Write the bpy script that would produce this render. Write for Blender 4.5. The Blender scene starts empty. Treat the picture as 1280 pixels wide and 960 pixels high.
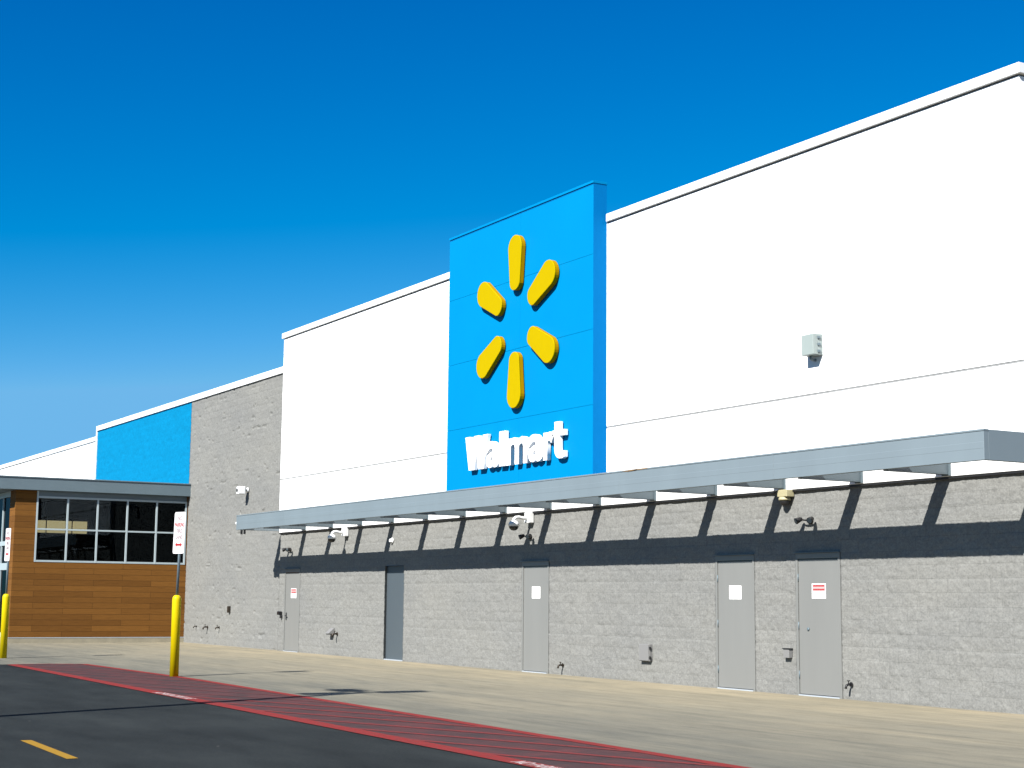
import bpy, bmesh, math, random
import numpy as np
from mathutils import Vector, Matrix
random.seed(7)
R = math.radians
S = bpy.context.scene
COL = S.collection

# ------------------------------------------------------------------ layout
D = 16.865            # face of the block wall (y)
YW = D - 0.06         # face of the white upper wall
YS = D - 0.37         # face of the blue sign
YG = D + 0.10         # face of the set-back grey and blue block wall
XV = -50.86           # side face of the wooden vestibule
XR, XJ = -15.18, -42.42
COURSE, BLOCK = 0.2032, 0.4064

# ------------------------------------------------------------------ materials
def new_mat(name):
    m = bpy.data.materials.new(name); m.use_nodes = True
    nt = m.node_tree
    return m, nt, nt.nodes['Principled BSDF']

def N(nt, t, **kw):
    n = nt.nodes.new(t)
    for k, v in kw.items():
        setattr(n, k, v)
    return n

def ramp(nt, fac, stops):
    r = nt.nodes.new('ShaderNodeValToRGB')
    el = r.color_ramp.elements
    while len(el) < len(stops): el.new(0.5)
    for e, (p, c) in zip(el, stops):
        e.position = p; e.color = (*c, 1) if len(c) == 3 else c
    nt.links.new(fac, r.inputs[0])
    return r.outputs[0]

def noise(nt, vec, scale, detail=4, rough=0.55):
    n = nt.nodes.new('ShaderNodeTexNoise')
    n.inputs['Scale'].default_value = scale
    n.inputs['Detail'].default_value = detail
    n.inputs['Roughness'].default_value = rough
    if vec is not None: nt.links.new(vec, n.inputs['Vector'])
    return n.outputs['Fac']

def coords(nt, scale=(1, 1, 1), rot=(0, 0, 0)):
    g = nt.nodes.new('ShaderNodeNewGeometry')
    m = nt.nodes.new('ShaderNodeMapping')
    m.inputs['Scale'].default_value = scale
    m.inputs['Rotation'].default_value = rot
    nt.links.new(g.outputs['Position'], m.inputs['Vector'])
    return m.outputs[0]

def mixc(nt, fac, a, b, mode='MIX'):
    m = nt.nodes.new('ShaderNodeMix'); m.data_type = 'RGBA'; m.blend_type = mode
    for sock, v in ((m.inputs['Factor'], fac), (m.inputs[6], a), (m.inputs[7], b)):
        if hasattr(v, 'links') or isinstance(v, bpy.types.NodeSocket): nt.links.new(v, sock)
        elif isinstance(v, (int, float)): sock.default_value = v
        else: sock.default_value = (*v, 1)
    return m.outputs[2]

def bump(nt, h, strength, dist, bsdf):
    b = nt.nodes.new('ShaderNodeBump')
    b.inputs['Strength'].default_value = strength; b.inputs['Distance'].default_value = dist
    nt.links.new(h, b.inputs['Height']); nt.links.new(b.outputs[0], bsdf.inputs['Normal'])

def plain(name, c, rough=0.5, metal=0.0, var=0.06, scale=6.0, spec=0.5, bmp=0.0, streak=False):
    m, nt, b = new_mat(name)
    v = coords(nt, (1, 1, 0.15) if streak else (1, 1, 1))
    n = noise(nt, v, scale, 5, 0.6)
    lo = tuple(x * (1 - var) for x in c); hi = tuple(min(1, x * (1 + var)) for x in c)
    nt.links.new(ramp(nt, n, [(0.3, lo), (0.7, hi)]), b.inputs['Base Color'])
    b.inputs['Roughness'].default_value = rough; b.inputs['Metallic'].default_value = metal
    b.inputs['Specular IOR Level'].default_value = spec
    if bmp: bump(nt, noise(nt, coords(nt), 60, 4), bmp, 0.004, b)
    return m

def brick_node(nt, w, h, mortar, c1, c2, cm, swap):
    g = nt.nodes.new('ShaderNodeNewGeometry')
    s = nt.nodes.new('ShaderNodeSeparateXYZ'); nt.links.new(g.outputs['Position'], s.inputs[0])
    c = nt.nodes.new('ShaderNodeCombineXYZ')
    nt.links.new(s.outputs[swap], c.inputs[0]); nt.links.new(s.outputs[2], c.inputs[1])
    t = nt.nodes.new('ShaderNodeTexBrick')
    t.inputs['Scale'].default_value = 1.0
    t.inputs['Brick Width'].default_value = w; t.inputs['Row Height'].default_value = h
    t.inputs['Mortar Size'].default_value = mortar; t.inputs['Mortar Smooth'].default_value = 0.3
    t.inputs['Color1'].default_value = (*c1, 1); t.inputs['Color2'].default_value = (*c2, 1)
    t.inputs['Mortar'].default_value = (*cm, 1)
    nt.links.new(c.outputs[0], t.inputs['Vector'])
    return t

def block_mat(name, c, var, mortar_k=0.92, stains=True):
    m, nt, b = new_mat(name)
    t = brick_node(nt, BLOCK, COURSE, 0.005, tuple(x * (1 - var) for x in c), tuple(x * (1 + var) for x in c), tuple(x * mortar_k for x in c), 0)
    t.inputs['Mortar Smooth'].default_value = 0.6
    col = t.outputs['Color']
    fine = noise(nt, coords(nt, (1, 1, 1.1), (0, R(25), 0)), 32, 5, 0.72)
    col = mixc(nt, 1.0, col, ramp(nt, fine, [(0.28, (0.72, 0.72, 0.725)), (0.72, (1.20, 1.20, 1.19))]), 'MULTIPLY')
    mid = noise(nt, coords(nt, (0.8, 1, 1.3), (0, R(20), 0)), 11, 5, 0.7)
    col = mixc(nt, 1.0, col, ramp(nt, mid, [(0.30, (0.91, 0.91, 0.91)), (0.5, (1.0, 1.0, 1.0)), (0.70, (1.06, 1.06, 1.06))]), 'MULTIPLY')
    big = noise(nt, coords(nt, (0.35, 1, 0.8)), 1.0, 5, 0.6)
    if stains:
        col = mixc(nt, 1.0, col, ramp(nt, big, [(0.3, (0.93, 0.935, 0.94)), (0.7, (1.05, 1.04, 1.01))]), 'MULTIPLY')
    nt.links.new(col, b.inputs['Base Color'])
    b.inputs['Roughness'].default_value = 0.95; b.inputs['Specular IOR Level'].default_value = 0.05
    h = noise(nt, coords(nt, (1, 1, 1.25), (0, R(25), 0)), 26, 6, 0.7)
    bump(nt, h, 0.75, 0.015, b)
    return m

M = {}
M['block'] = block_mat('split_face_block', (0.1635, 0.1652, 0.1600), 0.03, 0.80)
M['blue_block'] = block_mat('blue_painted_block', (0.0005046, 0.1447, 0.2901), 0.03, 0.97, False)
M['white_wall'] = plain('white_render', (0.66, 0.665, 0.67), 0.75, var=0.02, scale=0.7, bmp=0.15)
M['white_metal'] = plain('white_metal', (0.60, 0.61, 0.615), 0.4, var=0.02)
M['blue_panel'] = plain('blue_panel', (0.0001, 0.148, 0.335), 0.6, var=0.025, scale=0.8, spec=0.03)
M['blue_dark'] = plain('cap_shade_blue', (0.0003, 0.10, 0.30), 0.6, var=0.02, spec=0.08)
M['blue_trim'] = plain('blue_trim', (0.0002, 0.112, 0.31), 0.6, var=0.02, spec=0.03)
M['yellow_sign'] = plain('yellow_acrylic', (0.300, 0.222, 0.0002), 0.6, var=0.02, spec=0.02)
M['petal_shade'] = plain('amber_side_shade', (0.29, 0.155, 0.0002), 0.6, var=0.02, spec=0.02)
M['white_letter'] = plain('white_acrylic', (0.74, 0.75, 0.76), 0.5, var=0.01)
M['grey_metal'] = plain('pale_grey_metal', (0.1261, 0.1564, 0.1741), 0.42, var=0.05, scale=1.2, streak=True)
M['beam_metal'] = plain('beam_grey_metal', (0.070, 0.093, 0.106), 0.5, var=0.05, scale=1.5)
M['grey_metal_dark'] = plain('slate_grey_metal', (0.08242, 0.1152, 0.1329), 0.45, var=0.05, scale=1.5)
M['door_paint'] = plain('grey_door_paint', (0.1404, 0.143, 0.1371), 0.45, var=0.03, scale=2.5, streak=True)
M['door_slate'] = plain('slate_door_paint', (0.04625, 0.05887, 0.06812), 0.5, var=0.04, scale=2.5, streak=True)
M['aluminium'] = plain('aluminium', (0.3532, 0.3869, 0.4205), 0.35, metal=0.3, var=0.03)
M['frame_alu'] = plain('frame_aluminium', (0.2859, 0.3364, 0.3532), 0.4, metal=0.1, var=0.03)
M['steel'] = plain('galvanised_steel', (0.085, 0.118, 0.138), 0.5, metal=0.0, var=0.1, scale=30)
M['dark'] = plain('dark_bronze', (0.009, 0.009, 0.010), 0.5, var=0.1)
M['black'] = plain('black_plastic', (0.008, 0.008, 0.009), 0.25, var=0.1)
M['beige'] = plain('cream_plastic', (0.2775, 0.2523, 0.1514), 0.5, var=0.03)
M['util_grey'] = plain('utility_grey', (0.1472, 0.1463, 0.1447), 0.5, var=0.03)
M['box_green'] = plain('pale_green_grey', (0.2102, 0.2456, 0.2372), 0.5, var=0.03)
M['brass'] = plain('tarnished_brass', (0.04205, 0.03364, 0.02523), 0.45, metal=0.6, var=0.15, scale=40)
M['yellow_paint'] = plain('yellow_safety_paint', (0.43, 0.335, 0.0008), 0.45, var=0.035, scale=5, spec=0.15)
M['paper'] = plain('white_paper', (0.62, 0.62, 0.62), 0.8, var=0.01)
M['sign_white'] = plain('sign_white', (0.5214, 0.5046, 0.513), 0.4, var=0.015)
M['sign_red'] = plain('sign_red', (0.2523, 0.01177, 0.01346), 0.45, var=0.03)
M['sign_pink'] = plain('faded_red', (0.2859, 0.1093, 0.1093), 0.6, var=0.05)
M['pale_pink'] = plain('pale_pink', (0.42, 0.25, 0.25), 0.6, var=0.05)
M['sign_dark'] = plain('faded_dark_ink', (0.185, 0.1346, 0.143), 0.6, var=0.05)
M['rust'] = plain('rust', (0.1598, 0.09671, 0.04205), 0.8, var=0.4, scale=25)
M['curb'] = plain('curb_concrete', (0.2018, 0.1808, 0.1304), 0.9, var=0.12, scale=3, bmp=0.3)
M['interior'] = plain('dark_interior', (0.004, 0.0045, 0.006), 0.9, var=0.2)
M['interior_mid'] = plain('interior_olive', (0.022, 0.020, 0.013), 0.9, var=0.2)
M['joint'] = plain('pale_sealant', (0.19, 0.195, 0.195), 0.9, var=0.1)
M['gap_shade'] = plain('gap_shade_grey', (0.10, 0.105, 0.11), 0.9, var=0.1)
M['roofing'] = plain('roofing', (0.1682, 0.1682, 0.1598), 0.9, var=0.1)
M['pole_bronze'] = plain('pole_bronze', (0.05, 0.045, 0.04), 0.5, var=0.1)

# wood cladding
m, nt, b = new_mat('wood_cladding')
t = brick_node(nt, 1.86, 0.178, 0.004, (0.138, 0.060, 0.0125), (0.100, 0.0425, 0.0088), (0.034, 0.014, 0.0035), 1)
gr = noise(nt, coords(nt, (1, 1.2, 26)), 2.2, 6, 0.65)
col = mixc(nt, 1.0, t.outputs['Color'], ramp(nt, gr, [(0.25, (0.74, 0.72, 0.70)), (0.5, (1, 1, 1)), (0.8, (1.2, 1.2, 1.18))]), 'MULTIPLY')
nt.links.new(col, b.inputs['Base Color']); b.inputs['Roughness'].default_value = 0.75; b.inputs['Specular IOR Level'].default_value = 0.1
bump(nt, t.outputs['Fac'], 0.5, -0.006, b)
M['wood'] = m

# glass: tinted pane that mirrors and lets some light through
m, nt, b = new_mat('tinted_glass')
nt.nodes.remove(b)
out = nt.nodes['Material Output']
fr = N(nt, 'ShaderNodeFresnel'); fr.inputs['IOR'].default_value = 1.5
tr = N(nt, 'ShaderNodeBsdfTransparent'); tr.inputs[0].default_value = (0.36, 0.39, 0.39, 1)
gl = N(nt, 'ShaderNodeBsdfGlossy'); gl.inputs['Roughness'].default_value = 0.015; gl.inputs[0].default_value = (0.17, 0.21, 0.24, 1)
mx = N(nt, 'ShaderNodeMixShader')
nt.links.new(fr.outputs[0], mx.inputs[0]); nt.links.new(tr.outputs[0], mx.inputs[1]); nt.links.new(gl.outputs[0], mx.inputs[2])
nt.links.new(mx.outputs[0], out.inputs[0])
M['glass'] = m

# added glow standing in for sunlit patches behind the window
m, nt, b = new_mat('sunlit_patch_glow')
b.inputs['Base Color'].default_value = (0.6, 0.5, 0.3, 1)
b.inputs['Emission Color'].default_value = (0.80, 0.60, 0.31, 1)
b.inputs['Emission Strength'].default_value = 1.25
M['inside_glow'] = m

# asphalt
m, nt, b = new_mat('asphalt')
v = coords(nt)
agg = noise(nt, v, 34, 6, 0.85)
patch = noise(nt, coords(nt, (0.35, 1.0, 1), (0, 0, R(12))), 1.1, 8, 0.68)
col = ramp(nt, agg, [(0.25, (0.00841, 0.01076, 0.01135)), (0.55, (0.0164, 0.0206, 0.0217)), (0.85, (0.03784, 0.04373, 0.04541))])
col = mixc(nt, 1.0, col, ramp(nt, patch, [(0.3, (0.66, 0.64, 0.64)), (0.5, (1.03, 0.98, 0.97)), (0.72, (1.50, 1.40, 1.34))]), 'MULTIPLY')
sp = N(nt, 'ShaderNodeTexVoronoi'); sp.inputs['Scale'].default_value = 1.3; nt.links.new(v, sp.inputs['Vector'])
spk = ramp(nt, sp.outputs['Distance'], [(0.0, (1, 1, 1)), (0.016, (1, 1, 1)), (0.02, (0, 0, 0))])
col = mixc(nt, spk, col, (0.1261, 0.1261, 0.1177))
nt.links.new(col, b.inputs['Base Color']); b.inputs['Roughness'].default_value = 0.95; b.inputs['Specular IOR Level'].default_value = 0.06
bump(nt, agg, 0.5, 0.006, b)
M['asphalt'] = m

# concrete apron with drag streaks, stains and joints
m, nt, b = new_mat('concrete')
st = noise(nt, coords(nt, (0.16, 0.9, 1), (0, 0, R(-3))), 1.3, 8, 0.66)
st2 = noise(nt, coords(nt, (0.10, 2.2, 1), (0, 0, R(5))), 1.5, 6, 0.65)
big = noise(nt, coords(nt, (0.30, 0.45, 1)), 0.7, 5, 0.6)
fine = noise(nt, coords(nt), 45, 4, 0.75)
gp = N(nt, 'ShaderNodeNewGeometry'); sp_ = N(nt, 'ShaderNodeSeparateXYZ'); nt.links.new(gp.outputs['Position'], sp_.inputs[0])
mr = N(nt, 'ShaderNodeMapRange'); mr.inputs['From Min'].default_value = 9.3; mr.inputs['From Max'].default_value = 17.2
nt.links.new(sp_.outputs[1], mr.inputs['Value'])
ad = N(nt, 'ShaderNodeMath', operation='MULTIPLY_ADD'); ad.inputs[1].default_value = 1.1; nt.links.new(st, ad.inputs[0])
ad.inputs[2].default_value = -0.55
sm = N(nt, 'ShaderNodeMath', operation='ADD'); nt.links.new(mr.outputs[0], sm.inputs[0]); nt.links.new(ad.outputs[0], sm.inputs[1])
# greyer by the lane, paler and tanner towards the wall
col = ramp(nt, sm.outputs[0], [(0.0, (0.106, 0.103, 0.083)), (0.25, (0.140, 0.131, 0.100)), (0.55, (0.172, 0.156, 0.114)), (0.82, (0.200, 0.177, 0.124)), (1.0, (0.238, 0.206, 0.142))])
mid = noise(nt, coords(nt, (0.45, 2.4, 1), (0, 0, R(-8))), 2.2, 10, 0.75)
col = mixc(nt, 1.0, col, ramp(nt, mid, [(0.30, (0.74, 0.75, 0.76)), (0.5, (1.0, 1.0, 1.0)), (0.70, (1.16, 1.15, 1.13))]), 'MULTIPLY')
col = mixc(nt, 1.0, col, ramp(nt, st2, [(0.30, (0.70, 0.72, 0.74)), (0.45, (0.95, 0.95, 0.95)), (0.55, (1.0, 1.0, 1.0)), (0.72, (1.12, 1.10, 1.06))]), 'MULTIPLY')
col = mixc(nt, 1.0, col, ramp(nt, big, [(0.3, (0.90, 0.92, 0.94)), (0.7, (1.07, 1.05, 1.02))]), 'MULTIPLY')
col = mixc(nt, 1.0, col, ramp(nt, fine, [(0.25, (0.86, 0.86, 0.86)), (0.75, (1.10, 1.10, 1.10))]), 'MULTIPLY')
# slab joints (real saw cuts: colour belongs to the floor)
g = N(nt, 'ShaderNodeNewGeometry'); jb = N(nt, 'ShaderNodeTexBrick', offset=0.0)
for k, val in (('Scale', 1.0), ('Brick Width', 4.6), ('Row Height', 3.72), ('Mortar Size', 0.012), ('Mortar Smooth', 0.2)):
    jb.inputs[k].default_value = val
jb.inputs['Color1'].default_value = jb.inputs['Color2'].default_value = (1, 1, 1, 1); jb.inputs['Mortar'].default_value = (0.62, 0.6, 0.56, 1)
mp = N(nt, 'ShaderNodeMapping'); mp.inputs['Location'].default_value = (0.9, -1.9, 0)
nt.links.new(g.outputs['Position'], mp.inputs[0]); nt.links.new(mp.outputs[0], jb.inputs['Vector'])
col = mixc(nt, 0.6, col, jb.outputs['Color'], 'MULTIPLY')
nt.links.new(col, b.inputs['Base Color']); b.inputs['Roughness'].default_value = 0.9; b.inputs['Specular IOR Level'].default_value = 0.2
bump(nt, fine, 0.3, 0.004, b)
M['concrete'] = m

def paint_mat(name, c, under, lo, hi, scale=14):
    m, nt, b = new_mat(name)
    n = noise(nt, coords(nt), scale, 7, 0.72)
    f = ramp(nt, n, [(lo, (0, 0, 0)), (hi, (1, 1, 1))])
    n2 = noise(nt, coords(nt), 80, 3, 0.7)
    cc = mixc(nt, 1.0, c, ramp(nt, n2, [(0.2, (0.75, 0.75, 0.75)), (0.8, (1.15, 1.15, 1.15))]), 'MULTIPLY')
    nt.links.new(mixc(nt, f, under, cc), b.inputs['Base Color'])
    b.inputs['Roughness'].default_value = 0.9; b.inputs['Specular IOR Level'].default_value = 0.08
    bump(nt, n2, 0.4, 0.004, b)
    return m
M['red_line'] = paint_mat('red_line_paint', (0.164, 0.0185, 0.01766), (0.0841, 0.02944, 0.02775), 0.32, 0.52)
M['red_hatch'] = paint_mat('red_hatch_paint', (0.1472, 0.02355, 0.02355), (0.05887, 0.02775, 0.02859), 0.34, 0.58)
M['lane'] = paint_mat('worn_red_lane', (0.076, 0.0295, 0.0305), (0.031, 0.025, 0.026), 0.36, 0.64, 1.6)
M['faded_hatch'] = paint_mat('faded_hatch_paint', (0.098, 0.031, 0.032), (0.05, 0.028, 0.029), 0.34, 0.62, 6)
M['white_line'] = paint_mat('white_line_paint', (0.4205, 0.3532, 0.3448), (0.185, 0.05887, 0.05887), 0.36, 0.50, 16)
M['yellow_line'] = paint_mat('yellow_line_paint', (0.2271, 0.1304, 0.01682), (0.1093, 0.07149, 0.01682), 0.30, 0.42, 18)
M['stain'] = paint_mat('tyre_stain', (0.06, 0.055, 0.05), (0.2, 0.19, 0.16), 0.35, 0.6, 6)

# ------------------------------------------------------------------ mesh helpers
class MB:
    def __init__(s): s.v = []; s.f = []; s.smooth = []
    def box(s, x0, x1, y0, y1, z0, z1):
        i = len(s.v)
        s.v += [(x0, y0, z0), (x1, y0, z0), (x1, y1, z0), (x0, y1, z0), (x0, y0, z1), (x1, y0, z1), (x1, y1, z1), (x0, y1, z1)]
        s.f += [(i, i+3, i+2, i+1), (i+4, i+5, i+6, i+7), (i, i+1, i+5, i+4), (i+1, i+2, i+6, i+5), (i+2, i+3, i+7, i+6), (i+3, i, i+4, i+7)]
        s.smooth += [False] * 6
        return s
    def rings(s, rings, cap=True, smooth=True):
        n = len(rings[0]); i = len(s.v)
        for r in rings: s.v += [tuple(p) for p in r]
        for k in range(len(rings) - 1):
            for j in range(n):
                a = i + k*n + j; b_ = i + k*n + (j+1) % n
                s.f.append((a, b_, b_ + n, a + n)); s.smooth.append(smooth)
        if cap:
            s.f.append(tuple(range(i + n - 1, i - 1, -1))); s.smooth.append(False)
            e = i + (len(rings) - 1) * n
            s.f.append(tuple(range(e, e + n))); s.smooth.append(False)
        return s
    def tube(s, pts, r, n=12):
        pts = [Vector(p) for p in pts]; rr = r if isinstance(r, (list, tuple)) else [r] * len(pts)
        rings = []
        t0 = (pts[1] - pts[0]).normalized()
        ref = Vector((0, 0, 1)) if abs(t0.z) < 0.9 else Vector((1, 0, 0))
        for k, p in enumerate(pts):
            t = ((pts[min(k+1, len(pts)-1)] - pts[max(k-1, 0)])).normalized()
            u = t.cross(ref).normalized(); w = u.cross(t).normalized()
            rings.append([p + (u * math.cos(2*math.pi*j/n) + w * math.sin(2*math.pi*j/n)) * rr[k] for j in range(n)])
        return s.rings(rings)
    def lathe(s, c, prof, n=20, axis='z'):
        rings = []
        for r, h in prof:
            ring = []
            for j in range(n):
                a = 2*math.pi*j/n; p = (r*math.cos(a), r*math.sin(a), h)
                if axis == 'y': p = (p[0], p[2], -p[1])
                if axis == 'x': p = (p[2], p[0], p[1])
                ring.append((c[0]+p[0], c[1]+p[1], c[2]+p[2]))
            rings.append(ring)
        return s.rings(rings)
    def prism(s, outline, y0, y1):
        """outline: list of (x, z), extruded from y0 (front) to y1"""
        a = [(x, y0, z) for x, z in outline]; b_ = [(x, y1, z) for x, z in outline]
        return s.rings([a, b_], True, False)
    def poly(s, pts):
        i = len(s.v); s.v += [tuple(p) for p in pts]; s.f.append(tuple(range(i, i + len(pts)))); s.smooth.append(False)
        return s
    def build(s, name, mat, parent=None, bevel=0.0, seg=2):
        me = bpy.data.meshes.new(name); me.from_pydata(s.v, [], s.f)
        me.polygons.foreach_set('use_smooth', s.smooth)
        bm = bmesh.new(); bm.from_mesh(me); bmesh.ops.recalc_face_normals(bm, faces=bm.faces); bm.to_mesh(me); bm.free()
        return link(name, me, mat, parent, bevel, seg)

def link(name, me, mat, parent=None, bevel=0.0, seg=2):
    o = bpy.data.objects.new(name, me); COL.objects.link(o)
    if mat: me.materials.append(M[mat])
    if parent is not None:
        o.parent = parent
        o.matrix_parent_inverse = Matrix.LocRotScale(None, None, None)
        loc = Vector((0, 0, 0)); q = parent
        while q is not None: loc += q.location; q = q.parent
        if parent.rotation_euler.z == 0: me.transform(Matrix.Translation(-loc))
    if bevel:
        bv = o.modifiers.new('bevel', 'BEVEL'); bv.width = bevel; bv.segments = seg; bv.limit_method = 'ANGLE'; bv.angle_limit = R(40)
    return o

def tag(o, label, cat, group=None):
    o['label'] = label; o['category'] = cat
    if group: o['group'] = group
    return o

def thing(name, label, cat, loc=(0, 0, 0), group=None):
    o = bpy.data.objects.new(name, None); COL.objects.link(o); o.location = loc; o.empty_display_size = 0.3
    return tag(o, label, cat, group)

def struct(o, kind='structure'): o['kind'] = kind; return o

def text_mesh(txt, box, depth, offset=0.0, align='CENTER', spacing=1.0, res=6):
    """lettering as a mesh in the XZ plane, fitted into box=(x0, x1, z0, z1), front at y=0, back at y=depth"""
    cu = bpy.data.curves.new('lettering', 'FONT'); cu.body = txt; cu.align_x = align; cu.offset = offset; cu.space_character = spacing
    cu.resolution_u = res; cu.extrude = 0.5 if depth else 0.0
    ob = bpy.data.objects.new('lettering', cu); COL.objects.link(ob)
    dg = bpy.context.evaluated_depsgraph_get(); dg.update()
    me = bpy.data.meshes.new_from_object(ob.evaluated_get(dg))
    bpy.data.objects.remove(ob); bpy.data.curves.remove(cu)
    n = len(me.vertices); co = np.empty(n*3, 'f'); me.vertices.foreach_get('co', co); co = co.reshape(-1, 3)
    lo = co.min(0); hi = co.max(0); x0, x1, z0, z1 = box
    out = np.empty_like(co)
    out[:, 0] = x0 + (co[:, 0] - lo[0]) / max(hi[0]-lo[0], 1e-6) * (x1 - x0)
    out[:, 2] = z0 + (co[:, 1] - lo[1]) / max(hi[1]-lo[1], 1e-6) * (z1 - z0)
    out[:, 1] = (0.5 - co[:, 2]) * depth if depth else 0
    me.vertices.foreach_set('co', out.ravel()); me.update(); me.materials.clear()
    return me

# value noise for the split-face relief
def vnoise(x, z, seed):
    xi = np.floor(x).astype(np.int64); zi = np.floor(z).astype(np.int64)
    fx = x - xi; fz = z - zi; fx = fx*fx*(3-2*fx); fz = fz*fz*(3-2*fz)
    def h(a, b):
        k = (a * 374761393 + b * 668265263 + seed * 144665) & 0x7fffffff
        k = ((k ^ (k >> 13)) * 1274126177) & 0x7fffffff
        return ((k ^ (k >> 16)) & 0xffff) / 65535.0
    return (h(xi, zi)*(1-fx) + h(xi+1, zi)*fx)*(1-fz) + (h(xi, zi+1)*(1-fx) + h(xi+1, zi+1)*fx)*fz

def relief(x, z, amp=1.0, chips=0.0):
    row = np.floor(z / COURSE); off = np.where(row % 2 == 0, BLOCK/2, 0.0); bn = np.floor((x + off) / BLOCK)
    fx = (x + off)/BLOCK - bn; fz = z/COURSE - row
    bs = vnoise(bn*7.13 + 0.5, row*5.77 + 0.5, 3)
    tx = vnoise(bn*3.3 + .5, row*9.1 + .5, 4) - .5; tz = vnoise(bn*4.7 + .5, row*2.9 + .5, 5) - .5
    d = 0.006*bs + 0.010*tx*(fx-.5) + 0.012*tz*(fz-.5)
    d += 0.004*vnoise(x*6, z*9, 11) + 0.008*vnoise(x*14 + z*6, z*20 - x*4, 12) + 0.009*vnoise(x*27 + z*9, z*33, 13)
    e = np.minimum(np.minimum(fx, 1-fx)*BLOCK, np.minimum(fz, 1-fz)*COURSE)
    d -= 0.007*np.clip(1 - e/0.014, 0, 1)
    if chips:
        c = vnoise(x*2.2, z*17, 21)*0.75 + vnoise(x*7, z*27, 22)*0.25
        d -= chips*np.clip((c - 0.825)/0.04, 0, 1)
    return d*amp

def block_wall(name, x0, x1, z0, z1, y, res, mat, parent, holes=(), chips=0.0, amp=1.0):
    xs = [x0, x1]; zs = [z0, z1]
    for h in holes: xs += [h[0], h[1]]; zs += [h[2], h[3]]
    def grid(a):
        a = sorted(set(a)); out = []
        for p, q in zip(a[:-1], a[1:]):
            n = max(1, int(round((q - p)/res))); out += list(np.linspace(p, q, n, endpoint=False))
        return np.array(out + [a[-1]])
    X = grid(xs); Z = grid(zs); nx, nz = len(X), len(Z)
    gx, gz = np.meshgrid(X, Z)
    d = relief(gx, gz, amp, chips)
    edge = np.zeros_like(d)
    co = np.stack([gx, y + 0.012 - d, gz], -1).reshape(-1, 3)
    i, j = np.meshgrid(np.arange(nx-1), np.arange(nz-1)); a = (j*nx + i).ravel()
    cx = ((gx[:-1, :-1] + gx[1:, 1:])/2).ravel(); cz = ((gz[:-1, :-1] + gz[1:, 1:])/2).ravel()
    keep = np.ones(len(a), bool)
    for h in holes: keep &= ~((cx > h[0]) & (cx < h[1]) & (cz > h[2]) & (cz < h[3]))
    a = a[keep]; q = np.stack([a, a+1, a+1+nx, a+nx], 1)
    # skirts that close the wall back 0.2 m at the outer edges and round the openings
    vs = [co]; base = len(co); fs = [q]
    def skirt(idx):
        nonlocal base
        idx = np.asarray(idx); back = co[idx].copy(); back[:, 1] = y + 0.2
        vs.append(back); k = np.arange(len(idx)) + base
        fs.append(np.stack([idx[:-1], idx[1:], k[1:], k[:-1]], 1)); base += len(idx)
    skirt([r*nx for r in range(nz)]); skirt([r*nx + nx-1 for r in range(nz)])
    skirt(list(range((nz-1)*nx, nz*nx)))
    for h in holes:
        ia = int(np.argmin(abs(X - h[0]))); ib = int(np.argmin(abs(X - h[1]))); ja = int(np.argmin(abs(Z - h[2]))); jb_ = int(np.argmin(abs(Z - h[3])))
        skirt([r*nx + ia for r in range(ja, jb_+1)]); skirt([r*nx + ib for r in range(ja, jb_+1)]); skirt([jb_*nx + c for c in range(ia, ib+1)])
    V = np.concatenate(vs); Fc = np.concatenate(fs)
    me = bpy.data.meshes.new(name)
    me.vertices.add(len(V)); me.vertices.foreach_set('co', V.astype('f').ravel())
    me.loops.add(Fc.size); me.loops.foreach_set('vertex_index', Fc.astype('i').ravel())
    me.polygons.add(len(Fc)); me.polygons.foreach_set('loop_start', np.arange(0, Fc.size, 4, dtype='i'))
    me.update(calc_edges=True); me.validate()
    return link(name, me, mat, parent)

# ------------------------------------------------------------------ ground
struct(MB().poly([(-500, -400, 0), (400, -400, 0), (400, 300, 0), (-500, 300, 0)]).build('parking_lot', 'asphalt'))

def y_up(x):
    if x > -28.4: return 8.72 - 0.0335*x
    return 9.67 + (x + 28.4)*0.018
def y_lo(x): return 7.16 - 0.0232*x

edge = [(30, y_up(30))] + [(x, y_up(x)) for x in np.linspace(20, -34.6, 24)]
corner = [(-35.05, 9.40), (-35.30, 9.1), (-35.36, 8.6), (-35.30, 7.9), (-35.2, 6.0), (-35.2, -60)]
top = edge + corner
pts = [(x, y, 0.004) for x, y in top] + [(-300, -60, 0.004), (-300, 60, 0.004), (30, 60, 0.004)]
struct(MB().poly(pts).build('pavement', 'concrete'))

# worn red lane between the two border lines
xs = list(np.linspace(12, -34.9, 40))
lane = [(x, y_up(x) - 0.005, 0.004) for x in xs if x > -34.7] + [(-35.1, 9.3, 0.004), (-35.3, 8.6, 0.004), (-35.25, 7.97, 0.004)] + [(x, y_lo(x), 0.004) for x in reversed(xs)]
struct(MB().poly(lane).build('painted_lane', 'lane'))
# border lines
mk = MB()
def strip(xa, xb, fy, w0, w1, n=40):
    X = np.linspace(xa, xb, n)
    for a, c in zip(X[:-1], X[1:]):
        mk.poly([(a, fy(a)+w0, 0.008), (c, fy(c)+w0, 0.008), (c, fy(c)+w1, 0.008), (a, fy(a)+w1, 0.008)])
strip(-35.0, 12, y_up, -0.17, -0.012)
strip(-35.1, 12, y_lo, -0.11, 0.12)
endc = [(-34.95, 9.52), (-35.12, 9.30), (-35.27, 8.9), (-35.31, 8.5), (-35.27, 7.98)]
for (xa, ya), (xb, yb) in zip(endc[:-1], endc[1:]):
    mk.poly([(xa, ya, 0.0079), (xb, yb, 0.0079), (xb + 0.14, yb, 0.0079), (xa + 0.14, ya - 0.06, 0.0079)])
struct(mk.build('road_markings', 'red_line'))
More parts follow.
